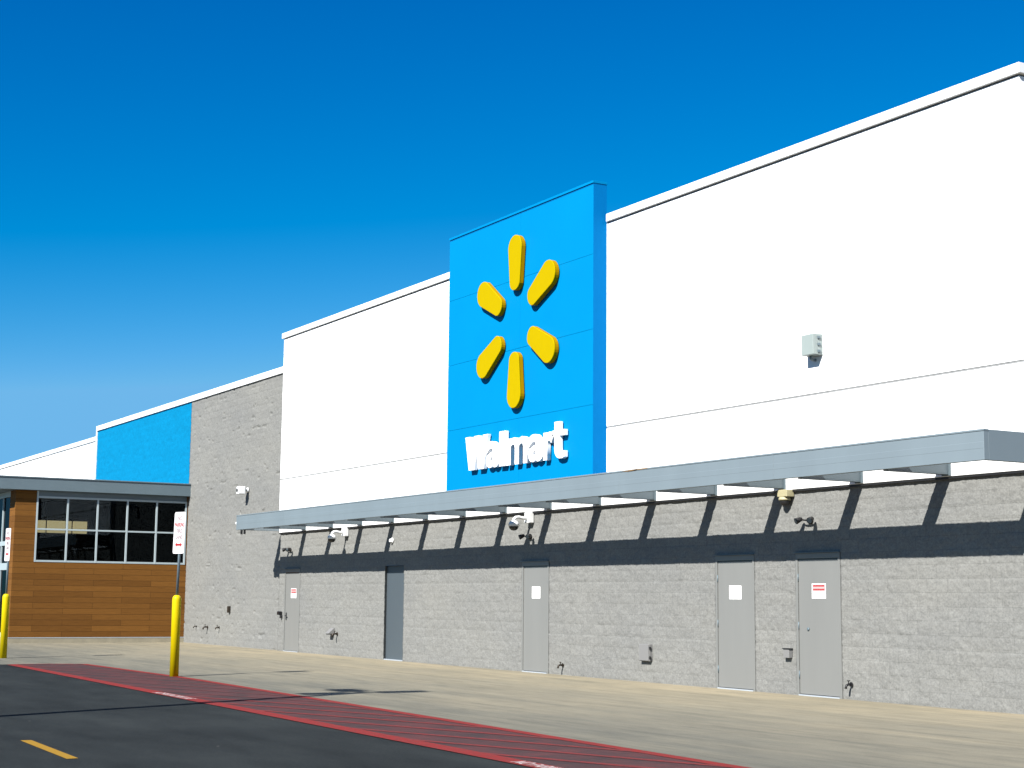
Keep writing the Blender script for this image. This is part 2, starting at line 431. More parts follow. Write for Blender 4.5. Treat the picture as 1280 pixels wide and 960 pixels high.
# diagonal hatching
mk = MB(); old = MB()
sl = 0.412
x = -36.2
while x < 12:
    def hit(c0, fy):            # x where the diagonal starting at x=c0 on the low line meets fy
        xx = c0
        for _ in range(30): xx = c0 + (fy(xx) - y_lo(c0)) / sl
        return xx
    w = 0.30
    a0, a1 = x, x + w
    b0 = hit(a0, lambda q: y_up(q) - 0.17); b1 = hit(a1, lambda q: y_up(q) - 0.17)
    if a0 > -34.8:
        (mk if a0 > -23.5 else old).poly([(a0, y_lo(a0)+0.12, 0.0078), (a1, y_lo(a1)+0.12, 0.0078), (b1, y_up(b1)-0.17, 0.0078), (b0, y_up(b0)-0.17, 0.0078)])
    x += 1.60
struct(mk.build('road_markings', 'red_hatch'))
struct(old.build('road_markings', 'faded_hatch'))
# stencilled words on the lower line
for x0 in (-24.30, -12.84, -1.4):
    me = text_mesh('NO PARKING FIRE LANE', (x0, x0 + 1.72, 0, 0.17), 0, 0.015)
    y0 = y_lo(x0 + 0.85) - 0.085
    n = len(me.vertices); co = np.empty(n*3, 'f'); me.vertices.foreach_get('co', co); co = co.reshape(-1, 3)
    co[:, 1] = co[:, 2] + y0 - 0.0232*(co[:, 0] - x0 - 0.86); co[:, 2] = 0.012
    me.vertices.foreach_set('co', co.ravel()); me.update()
    struct(link('road_markings', me, 'white_line'))
# yellow lane dash
mk = MB()
for k in range(-1, 3):
    xa = -16.86 + k*8.0
    mk.poly([(xa, 3.95, 0.004), (xa + 2.05, 3.89, 0.004), (xa + 2.04, 4.00, 0.004), (xa + 0.0, 4.06, 0.004)])
struct(mk.build('road_markings', 'yellow_line'))

# ------------------------------------------------------------------ main store building
store = thing('store_building', 'big white and grey block store with blue wall section and long grey canopy', 'store', (-30, D + 6, 0))
DOORS = [(-42.0, -40.9, 'right', 'grey'), (-35.54, -34.49, None, 'slate'), (-28.91, -27.84, 'right', 'grey'), (-22.30, -21.24, 'left', 'grey'), (-20.18, -19.12, 'left', 'grey')]
HD = 2.25
holes = [(a, c, -0.03, HD) for a, c, _, _ in DOORS]
block_wall('block_wall', XJ, XR - 0.03, -0.03, 3.35, D, 0.028, 'block', store, holes)
block_wall('block_wall', XV - 0.01, XJ, -0.03, 8.02, YG, 0.034, 'block', store, chips=0.036)
block_wall('blue_wall', -62.15, XV - 0.01, -0.03, 8.02, YG, 0.055, 'blue_block', store, chips=0.012)

w = MB()
w.box(XJ - 0.01, XR, YW, D + 0.3, 3.275, 4.750)
w.box(XJ - 0.01, XR, YW, D + 0.3, 4.783, 8.778)
w.build('white_wall', 'white_wall', store, 0.006)
MB().box(XJ, XR - 0.015, YW + 0.010, D + 0.29, 4.7505, 4.7825).build('sealant_joint', 'joint', store)
w = MB()
w.box(-110, -62.15, YG + 0.02, YG + 0.4, -0.02, 7.60)
w.build('white_wall', 'white_wall', store)
MB().box(XJ + 0.01, XR - 0.01, YW + 0.012, D - 0.003, 3.243, 3.2745).build('overhang_shade', 'dark', store)  # added dark strip: shadow line below the white wall put into colour
# dark strip under the white metal coping: its gap plus painted drip shadow
MB().box(XJ + 0.01, XR - 0.015, YW + 0.015, D + 0.29, 8.7785, 8.90).build('shadow_gap', 'gap_shade', store)
# white metal coping
c = MB()
c.box(XJ - 0.07, -31.72, YW - 0.05, D + 0.36, 8.803, 8.955)
c.box(-31.72, -25.60, YW - 0.012, D + 0.36, 8.803, 8.950)
c.box(-25.60, XR + 0.05, YW - 0.05, D + 0.36, 8.803, 8.955)
c.box(XR - 0.30, XR + 0.05, D + 0.36, D + 44, 8.803, 8.955)
c.build('coping', 'white_metal', store, 0.008)
c = MB()
c.box(-62.24, XJ - 0.012, YG - 0.05, YG + 0.35, 7.865, 8.055)
c.box(-62.24, -62.155, YG - 0.05, YG + 0.35, -0.02, 7.865)
c.build('coping', 'white_metal', store, 0.008)
c = MB().box(-110, -62.26, YG - 0.03, YG + 0.45, 7.50, 7.67)
c.build('coping', 'white_metal', store, 0.008)
# body behind the facade
bdy = MB()
bdy.box(-62.1, XJ + 0.03, YG + 0.21, D + 44, -0.02, 7.75)
bdy.box(XJ + 0.03, XR - 0.03, D + 0.31, D + 44, -0.02, 8.6)
bdy.box(-109.5, -62.1, YG + 0.41, D + 44, -0.02, 7.3)
bdy.build('side_wall', 'white_wall', store)
MB().box(XJ + 0.01, XR - 0.06, D + 0.2, D + 0.308, -0.02, 3.27).build('back_wall', 'interior', store)

# canopy
CY0, CY1, CZ0, CZ1 = D - 1.31, D - 1.228, 3.317, 3.717
CX0, CX1 = -42.45, -14.84
cb = MB()
xj = [CX0, -38.9, -31.3, -23.33, -19.1, CX1]
for xa, xb in zip(xj[:-1], xj[1:]):
    cb.box(xa + (0.001 if xa > CX0 else 0), xb - (0.001 if xb < CX1 else 0), CY0, CY1, CZ0, CZ1)
    cb.box(xa + 0.003, xb - 0.003, CY0 - 0.0015, CY0 + 0.01, CZ0 + 0.15, CZ0 + 0.24)
cb.box(CX0 - 0.004, CX1 + 0.004, CY0 - 0.008, CY1 + 0.004, CZ1 - 0.022, CZ1 + 0.004)
canopy = cb.build('canopy', 'grey_metal', store, 0.004)
canopy['label'] = 'long pale grey open canopy over the exit doors'
for k in range(16):
    xb = -14.93 - 1.829*k
    bb = MB()
    if k in (0, 15):
        xa, xc = (CX1 - 0.082, CX1) if k == 0 else (CX0, CX0 + 0.082)
        bb.box(xa, xc, CY1 + 0.001, (D + 0.6) if k == 0 else YW - 0.002, CZ0, CZ1)
        if k == 0: bb.box(XR + 0.003, xa - 0.001, D + 0.45, D + 0.55, CZ0 + 0.05, CZ0 + 0.25)
        bb.build('end_fascia', 'grey_metal', canopy, 0.004)
    else:
        # I-shaped beam: web and two flanges
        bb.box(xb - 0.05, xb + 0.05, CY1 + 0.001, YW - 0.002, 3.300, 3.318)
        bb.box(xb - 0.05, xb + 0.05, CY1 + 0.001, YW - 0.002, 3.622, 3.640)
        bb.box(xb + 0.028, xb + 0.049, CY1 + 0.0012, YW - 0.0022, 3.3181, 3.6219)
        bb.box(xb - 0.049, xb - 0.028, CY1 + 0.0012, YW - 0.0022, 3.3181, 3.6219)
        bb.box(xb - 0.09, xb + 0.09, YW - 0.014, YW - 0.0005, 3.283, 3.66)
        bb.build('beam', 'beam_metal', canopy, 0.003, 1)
st = MB()
for a, c_, z in ((-23.25, -22.75, 3.709), (-23.05, -22.42, 3.717)):
    st.poly([(a, CY0 - 0.0096, z), (c_, CY0 - 0.0096, z + 0.004), (c_ - 0.04, CY0 - 0.0096, z - 0.012), (a + 0.2, CY0 - 0.0096, z - 0.018)])
st.build('rust_streak', 'rust', canopy)
for xx in (-42.36, -42.12):
    MB().box(xx - 0.02, xx + 0.02, CY1 + 0.02, CY1 + 0.07, CZ0 - 0.12, CZ0 - 0.001).build('dark_stub', 'dark', canopy)  # two short dark stubs below the far fascia end

# doors
def make_door(a, c, hinge, kind, lever=False, drip=True):
    if kind == 'slate':
        lf = MB().box(a + 0.001, c - 0.001, D + 0.055, D + 0.10, 0.02, HD - 0.001).build('door', 'door_slate', store, 0.003)
        lf['label'] = 'slate blue flush door without a frame'
        MB().box(a + 0.01, c - 0.01, D - 0.005, D + 0.05, -0.01, 0.028).build('threshold', 'aluminium', lf, 0.004)
        return lf
    f = 0.05
    lf = MB().box(a + f + 0.004, c - f - 0.004, D + 0.008, D + 0.053, 0.032, HD - 0.095).build('door', 'door_paint', store, 0.003)
    fr = MB()
    fr.box(a + 0.001, a + f, D - 0.010, D + 0.13, -0.01, HD - 0.088)
    fr.box(c - f, c - 0.001, D - 0.010, D + 0.13, -0.01, HD - 0.088)
    fr.box(a + 0.001, c - 0.001, D - 0.010, D + 0.13, HD - 0.0875, HD - 0.001)
    fr.box(a + f - 0.002, c - f + 0.002, D + 0.08, D + 0.13, 0.0, HD - 0.089)
    fr.build('frame', 'door_paint', lf, 0.003)
    if drip:
        MB().box(a - 0.012, c + 0.012, D - 0.050, D - 0.011, HD + 0.002, HD + 0.014).build('drip_cap', 'grey_metal_dark', lf, 0.003)
        MB().box(a + f, c - f, D + 0.001, D + 0.0075, HD - 0.105, HD - 0.0878).build('weather_strip', 'black', lf)
    MB().box(a + f, c - f, D - 0.025, D + 0.007, -0.005, 0.024).build('threshold', 'aluminium', lf, 0.004)
    hx = (c - f) if hinge == 'right' else (a + f)
    for z in (0.33, 1.10, 1.86):
        h = MB(); h.tube([(hx, D + 0.000, z - 0.06), (hx, D + 0.000, z + 0.06)], 0.0095, 10)
        h.build('hinge', 'steel', lf)
    if lever:
        x = a + f + 0.10
        h = MB(); h.box(x - 0.03, x + 0.03, D - 0.004, D + 0.0075, 0.86, 1.06)
        h.tube([(x, D + 0.02, 0.98), (x, D - 0.04, 0.98), (x + 0.03, D - 0.05, 0.98), (x + 0.13, D - 0.05, 0.98)], 0.012, 10)
        h.build('handle', 'dark', lf, 0.002)
    return lf
for i, (a, c, hg, kd) in enumerate(DOORS):
    lf = make_door(a, c, hg, kd, lever=(i == 0))
    if i == 4:
        MB().lathe((a + 0.28, D + 0.0075, 1.05), [(0.026, 0), (0.026, -0.014), (0.015, -0.018)], 16, 'y').build('lock', 'steel', lf)

# ------------------------------------------------------------------ blue sign
SX0, SX1, SZ0, SZ1 = -31.67, -25.645, 3.76, 9.555
sign = thing('wall_sign', 'tall blue sign with yellow spoked burst and white letters on the white wall', 'sign', ((SX0 + SX1)/2, D, SZ0))
p = MB()
p.box(SX0 + 0.004, SX1 - 0.004, YS + 0.016, YW - 0.001, SZ0 + 0.004, SZ1 - 0.028)
zs = [SZ0, 5.194, 6.663, 8.143, SZ1 - 0.027]; xm = -28.46
for za, zb in zip(zs[:-1], zs[1:]):
    for xa, xb, gl_, gr_ in ((SX0, xm, 0, 0.002), (xm, SX1, 0.002, 0)):
        p.box(xa + gl_, xb - gr_, YS, YS + 0.0155, za + 0.003, zb - 0.003)
p.build('sign_panel', 'blue_panel', sign)
cp = MB().box(SX0 - 0.015, SX1 + 0.015, YS - 0.018, YW + 0.006, SZ1 + 0.001, SZ1 + 0.05)
cp.build('sign_cap', 'blue_panel', sign, 0.004)
MB().box(SX1 - 0.0035, SX1 + 0.004, YS + 0.004, YW - 0.001, SZ0, SZ1 - 0.001).build('side_return', 'blue_trim', sign)
MB().box(SX0 + 0.01, SX1 - 0.01, YS + 0.001, YW - 0.004, SZ1 - 0.026, SZ1 + 0.0005).build('cap_shade', 'blue_dark', sign)  # darker blue strip: shadow line of the cap put into colour
# six tapered petals round one centre
cx, cz = -28.49, 7.225
def petal_outline(ang, rt=0.278, rb=0.205, d0=0.62, d1=1.83):
    pts = []
    u = Vector((math.cos(ang), math.sin(ang))); v = Vector((-u.y, u.x))
    ct = d1 - rt; c0 = d0 + rb
    for k in range(17):                      # outer cap
        t = -math.pi/2 + math.pi*k/16
        pts.append(u*(ct + rt*math.cos(t)*1.0) + v*(rt*math.sin(t)))
    for k in range(13):                      # inner cap
        t = math.pi/2 + math.pi*k/12
        pts.append(u*(c0 + rb*math.cos(t)*0.85) + v*(rb*math.sin(t)))
    return [(cx + q.x, cz + q.y) for q in pts]
for k in range(6):
    pt = MB().prism(petal_outline(R(90 + 60*k)), YS - 0.130, YS - 0.098).build('petal', 'yellow_sign', sign, 0.012, 2)
    MB().prism(petal_outline(R(90 + 60*k), 0.275, 0.202, 0.623, 1.827), YS - 0.0975, YS - 0.025).build('return', 'petal_shade', pt)  # petal sides, their shaded tone put into the amber colour
SHAPES = {
    'W': [(0, 1), (.21, 1), (.295, .36), (.385, 1), (.615, 1), (.705, .36), (.79, 1), (1, 1), (.83, 0), (.585, 0), (.50, .56), (.415, 0), (.17, 0)],
    'l': [(0, 0), (1, 0), (1, 1), (0, 1)],
    't': [(.2, 1), (.60, 1), (.60, .77), (.99, .77), (.99, .61), (.60, .61), (.60, .27), (.64, .20), (.74, .175), (.99, .20), (.99, .03), (.82, 0), (.56, 0), (.37, .05), (.25, .14), (.2, .28), (.2, .61), (.02, .61), (.02, .77), (.2, .77)],
}
ZL = 4.225
LY0, LY1 = YS - 0.110, YS - 0.025
for ch, x0, x1, z1, off in (('W', -30.60, -29.60, 4.955, 0), ('a', -29.66, -29.13, 4.785, 0.026), ('l', -29.10, -28.84, 4.96, 0), ('m', -28.78, -27.93, 4.785, 0.026), ('a', -27.89, -27.36, 4.785, 0.026), ('r', -27.30, -26.92, 4.785, 0.036), ('t', -26.98, -26.50, 4.96, 0)):
    if ch in SHAPES:
        o = MB().prism([(x0 + u*(x1 - x0), ZL + v*(z1 - ZL)) for u, v in SHAPES[ch]], LY0, LY1).build('letter', 'white_letter', sign, 0.006, 2)
    else:
        me = text_mesh(ch, (x0, x1, ZL, z1), LY1 - LY0, off)
        me.transform(Matrix.Translation((0, LY0, 0)))
        o = link('letter', me, 'white_letter', sign)

# ------------------------------------------------------------------ wooden vestibule
VY0, VY1, VZ = 11.41, YG + 0.04, 4.72
VX0 = -70.0
ves = thing('entrance_vestibule', 'wood clad entrance vestibule with dark gridded window and grey flat roof', 'entrance', (-58, 14, 0))
MB().box(VX0 - 0.02, XV + 0.03, VY0 - 0.03, VY1, -0.02, 0.155).build('base_curb', 'curb', ves, 0.006)
MB().box(VX0, XV + 0.036, VY0 - 0.036, VY1, 0.156, 0.178).build('flashing', 'aluminium', ves)
WY0, WY1, WZ0, WZ1 = 12.06, 16.92, 2.50, 4.72
wd = MB()
wd.box(XV - 0.15, XV, VY0, VY1, 0.179, WZ0)
wd.box(XV - 0.15, XV, VY0, WY0, WZ0, VZ)
wd.box(XV - 0.15, XV, WY1, VY1, WZ0, VZ)
wd.box(XV - 0.72, XV - 0.15, VY0, VY0 + 0.15, 0.179, VZ)
wd.box(XV - 0.72, XV - 0.57, VY0 + 0.15, VY0 + 0.6, 0.179, VZ)
wd.build('wood_cladding', 'wood', ves, 0.004)
fr = MB()
fw = 0.055
fx0, fx1 = XV - 0.09, XV + 0.012
my = [WY0, 13.04, 13.99, 14.95, 15.915, WY1]
ZH = 4.555
for i, y in enumerate(my):
    a = y if i == 0 else y - fw/2
    if i == 5: a = y - fw
    fr.box(fx0, fx1, a, a + fw, WZ0 + 0.001, VZ if i in (0,) else ZH)
for za, zb in ((WZ0 + 0.002, WZ0 + 0.062), (3.50, 3.55), (ZH - 0.06, ZH + 0.001)):
    fr.box(fx0 + 0.002, fx1 - 0.003, WY0 + 0.002, WY1 - 0.002, za, zb)
win = fr.build('window', 'frame_alu', ves, 0.003)
MB().box(XV - 0.10, XV - 0.02, WY0 + fw, WY1, ZH + 0.002, VZ - 0.001).build('head_panel', 'grey_metal_dark', win)
for i in range(5):
    for za, zb in ((WZ0 + 0.03, 3.52), (3.52, ZH - 0.03)):
        MB().box(XV - 0.045, XV - 0.037, my[i] + 0.01, my[i+1] + 0.01, za, zb).build('pane', 'glass', win)
# roof slab with grey fascia
rf = MB()
rf.box(VX0 - 0.5, XV + 0.20, 10.80, VY1 + 0.02, VZ + 0.002, 5.115)
roof = rf.build('roof', 'grey_metal_dark', ves, 0.006)
MB().box(VX0 - 0.52, XV + 0.225, 10.775, VY1 + 0.02, 5.10, 5.135).build('roof_edge', 'grey_metal_dark', roof, 0.004)
# storefront on the front side
sf = MB()
SFY0, SFY1 = VY0 + 0.02, VY0 + 0.12
X = [XV - 0.72 - 1.05*k for k in range(19)]
for x in X: sf.box(x - 0.075, x - 0.005, SFY0, SFY1, 0.18, VZ)
for za, zb in ((0.179, 0.30), (2.25, 2.47), (3.02, 3.16), (4.55, 4.719)):
    sf.box(VX0, XV - 0.73, SFY0 + 0.004, SFY1 - 0.004, za, zb)
sfo = sf.build('storefront', 'frame_alu', ves, 0.003)
for a, c_ in zip(X[:-1], X[1:]):
    for za, zb in ((0.3, 2.25), (2.47, 3.02), (3.16, 4.55)):
        MB().box(c_ - 0.005, a - 0.075, SFY0 + 0.045, SFY0 + 0.053, za, zb).build('pane', 'glass', sfo)
# interior
it = MB()
it.box(VX0, XV - 0.151, VY0 + 0.16, VY1, 0.10, 0.179)
it.box(VX0, XV - 0.16, VY1 - 0.09, VY1 - 0.003, 0.18, VZ)
it.box(VX0, XV - 0.16, VY0 + 0.16, VY1 - 0.1, VZ - 0.06, VZ - 0.003)
it.box(-56.0, -55.9, VY0 + 0.17, VY1 - 0.1, 0.18, VZ - 0.07)
it.build('interior_lining', 'interior', ves)
iw = MB()
iw.box(-55.0, -54.9, 13.35, 15.50, 4.05, 4.62)
iw.box(-55.0, -54.9, 15.05, 15.50, 3.6, 4.049)
iw.build('interior_bulkhead', 'interior_mid', ves)
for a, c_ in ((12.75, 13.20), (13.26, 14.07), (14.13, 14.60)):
    MB().box(-54.88, -54.80, a + 0.13, c_ + 0.13, 3.57, 3.98).build('added_glow_panel', 'inside_glow', ves)  # added glowing panels, not lamps: they imitate sunlit patches inside

# ------------------------------------------------------------------ fire lane signs on bollards
def sign_post(x, y, lean, turn, label):
    t = thing('sign_post', label, 'sign post', (x, y, 0), 'fire lane signs on yellow bollards')
    r = 0.083
    MB().lathe((x, y, 0), [(r, -0.02), (r, 1.40), (r*0.97, 1.435), (r*0.85, 1.465), (r*0.6, 1.488), (r*0.25, 1.497)], 28).build('bollard', 'yellow_paint', t)
    def at(z): return (x + lean*(z - 1.45), y, z)
    ps = MB()
    ps.tube([at(1.49), at(2.98)], 0.026, 10)
    ps.build('post', 'steel', t)
    z0, z1, hw = 2.26, 3.03, 0.152
    yaw = R(turn); wx, wy = math.cos(yaw), math.sin(yaw); nx, ny = math.sin(yaw), -math.cos(yaw)
    def P(a, z, off): # a: across the plate, off: distance out from the post
        return (x + lean*(z - 1.45) + wx*a + nx*(0.034 + off), y + wy*a + ny*(0.034 + off), z)
    rad = 0.035; ol = []
    for (ca, cz_, a0) in ((hw - rad, z1 - rad, 0), (-hw + rad, z1 - rad, 90), (-hw + rad, z0 + rad, 180), (hw - rad, z0 + rad, 270)):
        for k in range(5):
            a = R(a0 + 22.5*k); ol.append((ca + rad*math.cos(a), cz_ + rad*math.sin(a)))
    plate = MB().rings([[P(a, z, 0) for a, z in ol], [P(a, z, -0.004) for a, z in ol]], True, False).build('sign_plate', 'sign_white', t)
    def words(txt, za, zb, k, mat):
        me = text_mesh(txt, (-hw*k, hw*k, za, zb), 0, 0.02)
        n = len(me.vertices); co = np.empty(n*3, 'f'); me.vertices.foreach_get('co', co); co = co.reshape(-1, 3)
        o = np.array([P(c_[0], c_[2], 0.003) for c_ in co], 'f')
        me.vertices.foreach_set('co', o.ravel()); me.update()
        link('lettering', me, mat, plate)
    words('NO', 2.875, 2.955, 0.42, 'sign_dark')
    words('PARKING', 2.755, 2.835, 0.86, 'sign_red')
    words('FIRE', 2.640, 2.715, 0.50, 'sign_dark')
    words('LANE', 2.530, 2.605, 0.56, 'sign_dark')
    ar = MB(); L = hw*0.62; zc = 2.425
    q = [(-L, zc), (-L*0.55, zc+.048), (-L*0.55, zc+.02), (L*0.55, zc+.02), (L*0.55, zc+.048), (L, zc), (L*0.55, zc-.048), (L*0.55, zc-.02), (-L*0.55, zc-.02), (-L*0.55, zc-.048)]
    ar.poly([P(a, z, 0.003) for a, z in q]).build('arrow', 'sign_red', plate)
    return t
sign_post(-29.10, 9.55, 0.07, 23, 'no parking sign on yellow bollard at the edge of the red hatched lane')
sign_post(-38.80, 8.60, 0.02, 9, 'no parking sign on yellow bollard standing in front of the wooden vestibule corner')

# ------------------------------------------------------------------ cameras and fittings on the wall
def ptz(x, z, label):
    t = thing('security_camera', label, 'camera', (x, D, z))
    MB().box(x - 0.10, x + 0.10, D - 0.13, D - 0.012, z - 0.11, z + 0.11).build('mount_box', 'white_metal', t, 0.012)
    arc = [(x, D - 0.13, z - 0.02), (x, D - 0.22, z - 0.015), (x, D - 0.32, z + 0.005), (x, D - 0.39, z - 0.005), (x, D - 0.425, z - 0.035), (x, D - 0.435, z - 0.08)]
    MB().tube(arc, 0.033, 14).build('arm', 'white_metal', t)
    c = (x, D - 0.435, z - 0.13)
    MB().lathe(c, [(0.035, 0.06), (0.075, 0.045), (0.105, 0.01), (0.115, -0.06)], 24).build('housing', 'white_metal', t)
    MB().lathe(c, [(0.10, -0.0605)] + [(0.10*math.cos(a), -0.062 - 0.085*math.sin(a)) for a in np.linspace(0.05, 1.45, 8)], 24).build('dome', 'black', t)
ptz(-37.83, 3.15, 'white gooseneck dome camera between the slate door and the first grey door')
ptz(-28.53, 3.15, 'white gooseneck dome camera above the door below the blue sign')

def egress_light(x, z, label):
    t = thing('wall_light', label, 'light', (x, D, z), 'twin head egress lights over the exit doors')
    b = MB(); b.lathe((x, D - 0.012, z), [(0.055, 0), (0.055, -0.03), (0.035, -0.05)], 18, 'y')
    b.tube([(x, D - 0.05, z), (x, D - 0.09, z)], 0.018, 10)
    b.tube([(x - 0.13, D - 0.095, z + 0.015), (x, D - 0.085, z), (x + 0.13, D - 0.095, z + 0.015)], 0.014, 10)
    b.build('bracket', 'dark', t)
    for sx in (-1, 1):
        p0 = Vector((x + sx*0.13, D - 0.085, z + 0.035)); d = Vector((sx*0.35, -1, -0.45)).normalized()
        q = MB().tube([p0, p0 + d*0.025, p0 + d*0.09, p0 + d*0.12], [0.02, 0.036, 0.048, 0.052], 16)
        h = q.build('lamp_head', 'dark', t)
        MB().tube([p0 + d*0.1202, p0 + d*0.122], 0.044, 16).build('lens', 'steel', h)
egress_light(-19.78, 2.76, 'small dark twin head light over the door nearest the building corner')
egress_light(-28.56, 2.76, 'small dark twin head light over the door under the blue sign')
egress_light(-41.62, 2.78, 'small dark twin head light over the far door at the canopy end')

t = thing('dome_camera', 'cream box with round dome camera under the canopy near the corner door', 'camera', (-20.3, D, 3.16))
MB().box(-20.42, -20.18, D - 0.17, D - 0.012, 3.16, 3.275).build('mount_box', 'beige', t, 0.01)
MB().lathe((-20.32, D - 0.095, 3.1595), [(0.085, 0), (0.10, -0.03), (0.10, -0.055)], 24).build('housing', 'beige', t)
MB().lathe((-20.32, D - 0.095, 3.104), [(0.085*math.cos(a), -0.09*math.sin(a)) for a in np.linspace(0, 1.45, 9)], 24).build('dome', 'dark', t)

t = thing('bullet_camera', 'white boxy camera on the grey block wall beyond the canopy end', 'camera', (-45.3, YG, 4.64))
MB().lathe((-45.32, YG - 0.015, 4.64), [(0.075, 0), (0.075, -0.04), (0.05, -0.055)], 20, 'y').build('mount', 'white_metal', t)
MB().tube([(-45.32, YG - 0.06, 4.64), (-45.32, YG - 0.14, 4.64)], 0.03, 12).build('arm', 'white_metal', t)
MB().box(-45.42, -45.22, YG - 0.36, YG - 0.13, 4.50, 4.74).build('body', 'white_metal', t, 0.03, 3)
MB().lathe((-45.32, YG - 0.361, 4.62), [(0.05, 0), (0.05, -0.012), (0.035, -0.014)], 16, 'y').build('lens', 'black', t)

t = thing('electrical_box', 'pale green grey electrical box high on the white wall', 'electrical box', (-19.65, YW, 5.5))
MB().box(-19.66, -19.37, YW - 0.085, YW - 0.0005, 5.37, 5.71).build('back_box', 'box_green', t, 0.008)
MB().box(-19.655, -19.375, YW - 0.20, YW - 0.086, 5.375, 5.705).build('cover', 'box_green', t, 0.008)
for z in (5.43, 5.54, 5.65):
    MB().box(-19.374, -19.352, YW - 0.11, YW - 0.06, z - 0.02, z + 0.02).build('latch', 'steel', t, 0.003)
MB().tube([(-19.55, YW - 0.10, 5.37), (-19.55, YW - 0.10, 5.33), (-19.55, YW - 0.06, 5.31), (-19.55, YW - 0.001, 5.31)], 0.022, 10).build('conduit', 'steel', t)

t = thing('utility_box', 'flat grey utility box on the block wall between two exit doors', 'utility box', (-24.36, D, 0.5))
MB().box(-24.52, -24.20, D - 0.075, D - 0.005, 0.385, 0.69).build('box', 'util_grey', t, 0.004)
MB().box(-24.51, -24.21, D - 0.09, D - 0.0755, 0.395, 0.68).build('cover', 'util_grey', t, 0.004)
for z in (0.45, 0.62): MB().box(-24.199, -24.18, D - 0.08, D - 0.05, z - 0.025, z + 0.025).build('hinge', 'dark', t)

t = thing('key_box', 'small grey key box beside the corner door frame', 'key box', (-20.36, D, 0.65))
MB().box(-20.43, -20.285, D - 0.08, D - 0.005, 0.585, 0.725).build('box', 'util_grey', t, 0.004)
MB().box(-20.445, -20.27, D - 0.095, D - 0.004, 0.7255, 0.738).build('lid', 'dark', t, 0.002)

def bib(x, z, label, y=D, k=1.0, mat='brass'):
    t = thing('hose_bib', label, 'tap', (x, y, z), 'taps and pipe stubs low on the wall')
    b = MB(); b.tube([(x, y, z), (x, y - 0.09*k, z), (x, y - 0.13*k, z - 0.015*k), (x, y - 0.145*k, z - 0.07*k)], [0.018*k, 0.02*k, 0.022*k, 0.02*k], 12)
    b.lathe((x, y - 0.013, z), [(0.04*k, 0), (0.04*k, -0.012)], 14, 'y')
    b.build('spout', mat, t)
    MB().tube([(x, y - 0.08*k, z + 0.015*k), (x, y - 0.08*k, z + 0.06*k)], 0.009*k, 8).lathe((x, y - 0.08*k, z + 0.062*k), [(0.022*k, -0.006), (0.026*k, 0), (0.022*k, 0.008)], 14).build('valve_wheel', mat, t)
bib(-18.90, 0.235, 'dark tap low on the wall right beside the corner door', D, 0.9, 'dark')
bib(-27.27, 0.20, 'small brown tap low on the wall beside the door under the blue sign', D, 0.9)
bib(-38.30, 0.56, 'short pipe stub beside the slanted vent hood', D, 1.1)
bib(-47.48, 0.55, 'tap on the grey wall nearest the canopy end', YG, 0.9)
bib(-48.55, 0.54, 'larger tap between two others on the grey wall', YG, 1.1)
bib(-49.61, 0.54, 'small tap on the grey wall closest to the wooden vestibule', YG, 0.75)

t = thing('vent_hood', 'slanted grey metal vent hood low on the wall near the far door', 'vent', (-38.62, D, 0.6))
q = [(D - 0.005, 0.70), (D - 0.02, 0.70), (D - 0.17, 0.57), (D - 0.17, 0.555), (D - 0.005, 0.555)]
MB().rings([[(-38.72, y, z) for y, z in q], [(-38.50, y, z) for y, z in q]], True, False).build('hood', 'util_grey', t, 0.003)
MB().box(-38.70, -38.52, D - 0.15, D - 0.01, 0.535, 0.5545).build('louvre', 'dark', t)

t = thing('junction_box', 'small brown junction box alone on the grey wall', 'junction box', (-46.6, YG, 1.1))
MB().box(-46.66, -46.54, YG - 0.07, YG - 0.004, 1.00, 1.20).build('box', 'brass', t, 0.006)
MB().box(-46.65, -46.55, YG - 0.08, YG - 0.071, 1.01, 1.19).build('cover', 'brass', t, 0.003)

t = thing('card_reader', 'black card reader beside the far door frame', 'card reader', (-42.18, D, 1.0))
MB().box(-42.27, -42.13, D - 0.11, D - 0.01, 0.99, 1.09).build('body', 'black', t, 0.012)
MB().box(-42.17, -42.09, D - 0.07, D - 0.009, 0.90, 0.989).build('keypad', 'dark', t, 0.008)

t = thing('overflow_spout', 'small white overflow spout high on the wall right of the gooseneck camera', 'spout', (-35.1, D, 2.85))
MB().lathe((-35.14, D - 0.01, 2.86), [(0.07, 0), (0.07, -0.02), (0.04, -0.03), (0.04, -0.075), (0.03, -0.075)], 16, 'y').build('nozzle', 'white_metal', t)

t = thing('canopy_lamp', 'tiny white fitting on the far end of the canopy', 'lamp', (CX0, D - 1.27, 3.52))
MB().lathe((CX0 - 0.001, D - 1.27, 3.50), [(0.05, 0), (0.05, -0.05), (0.035, -0.075)], 16, 'x').build('fitting', 'white_metal', t)

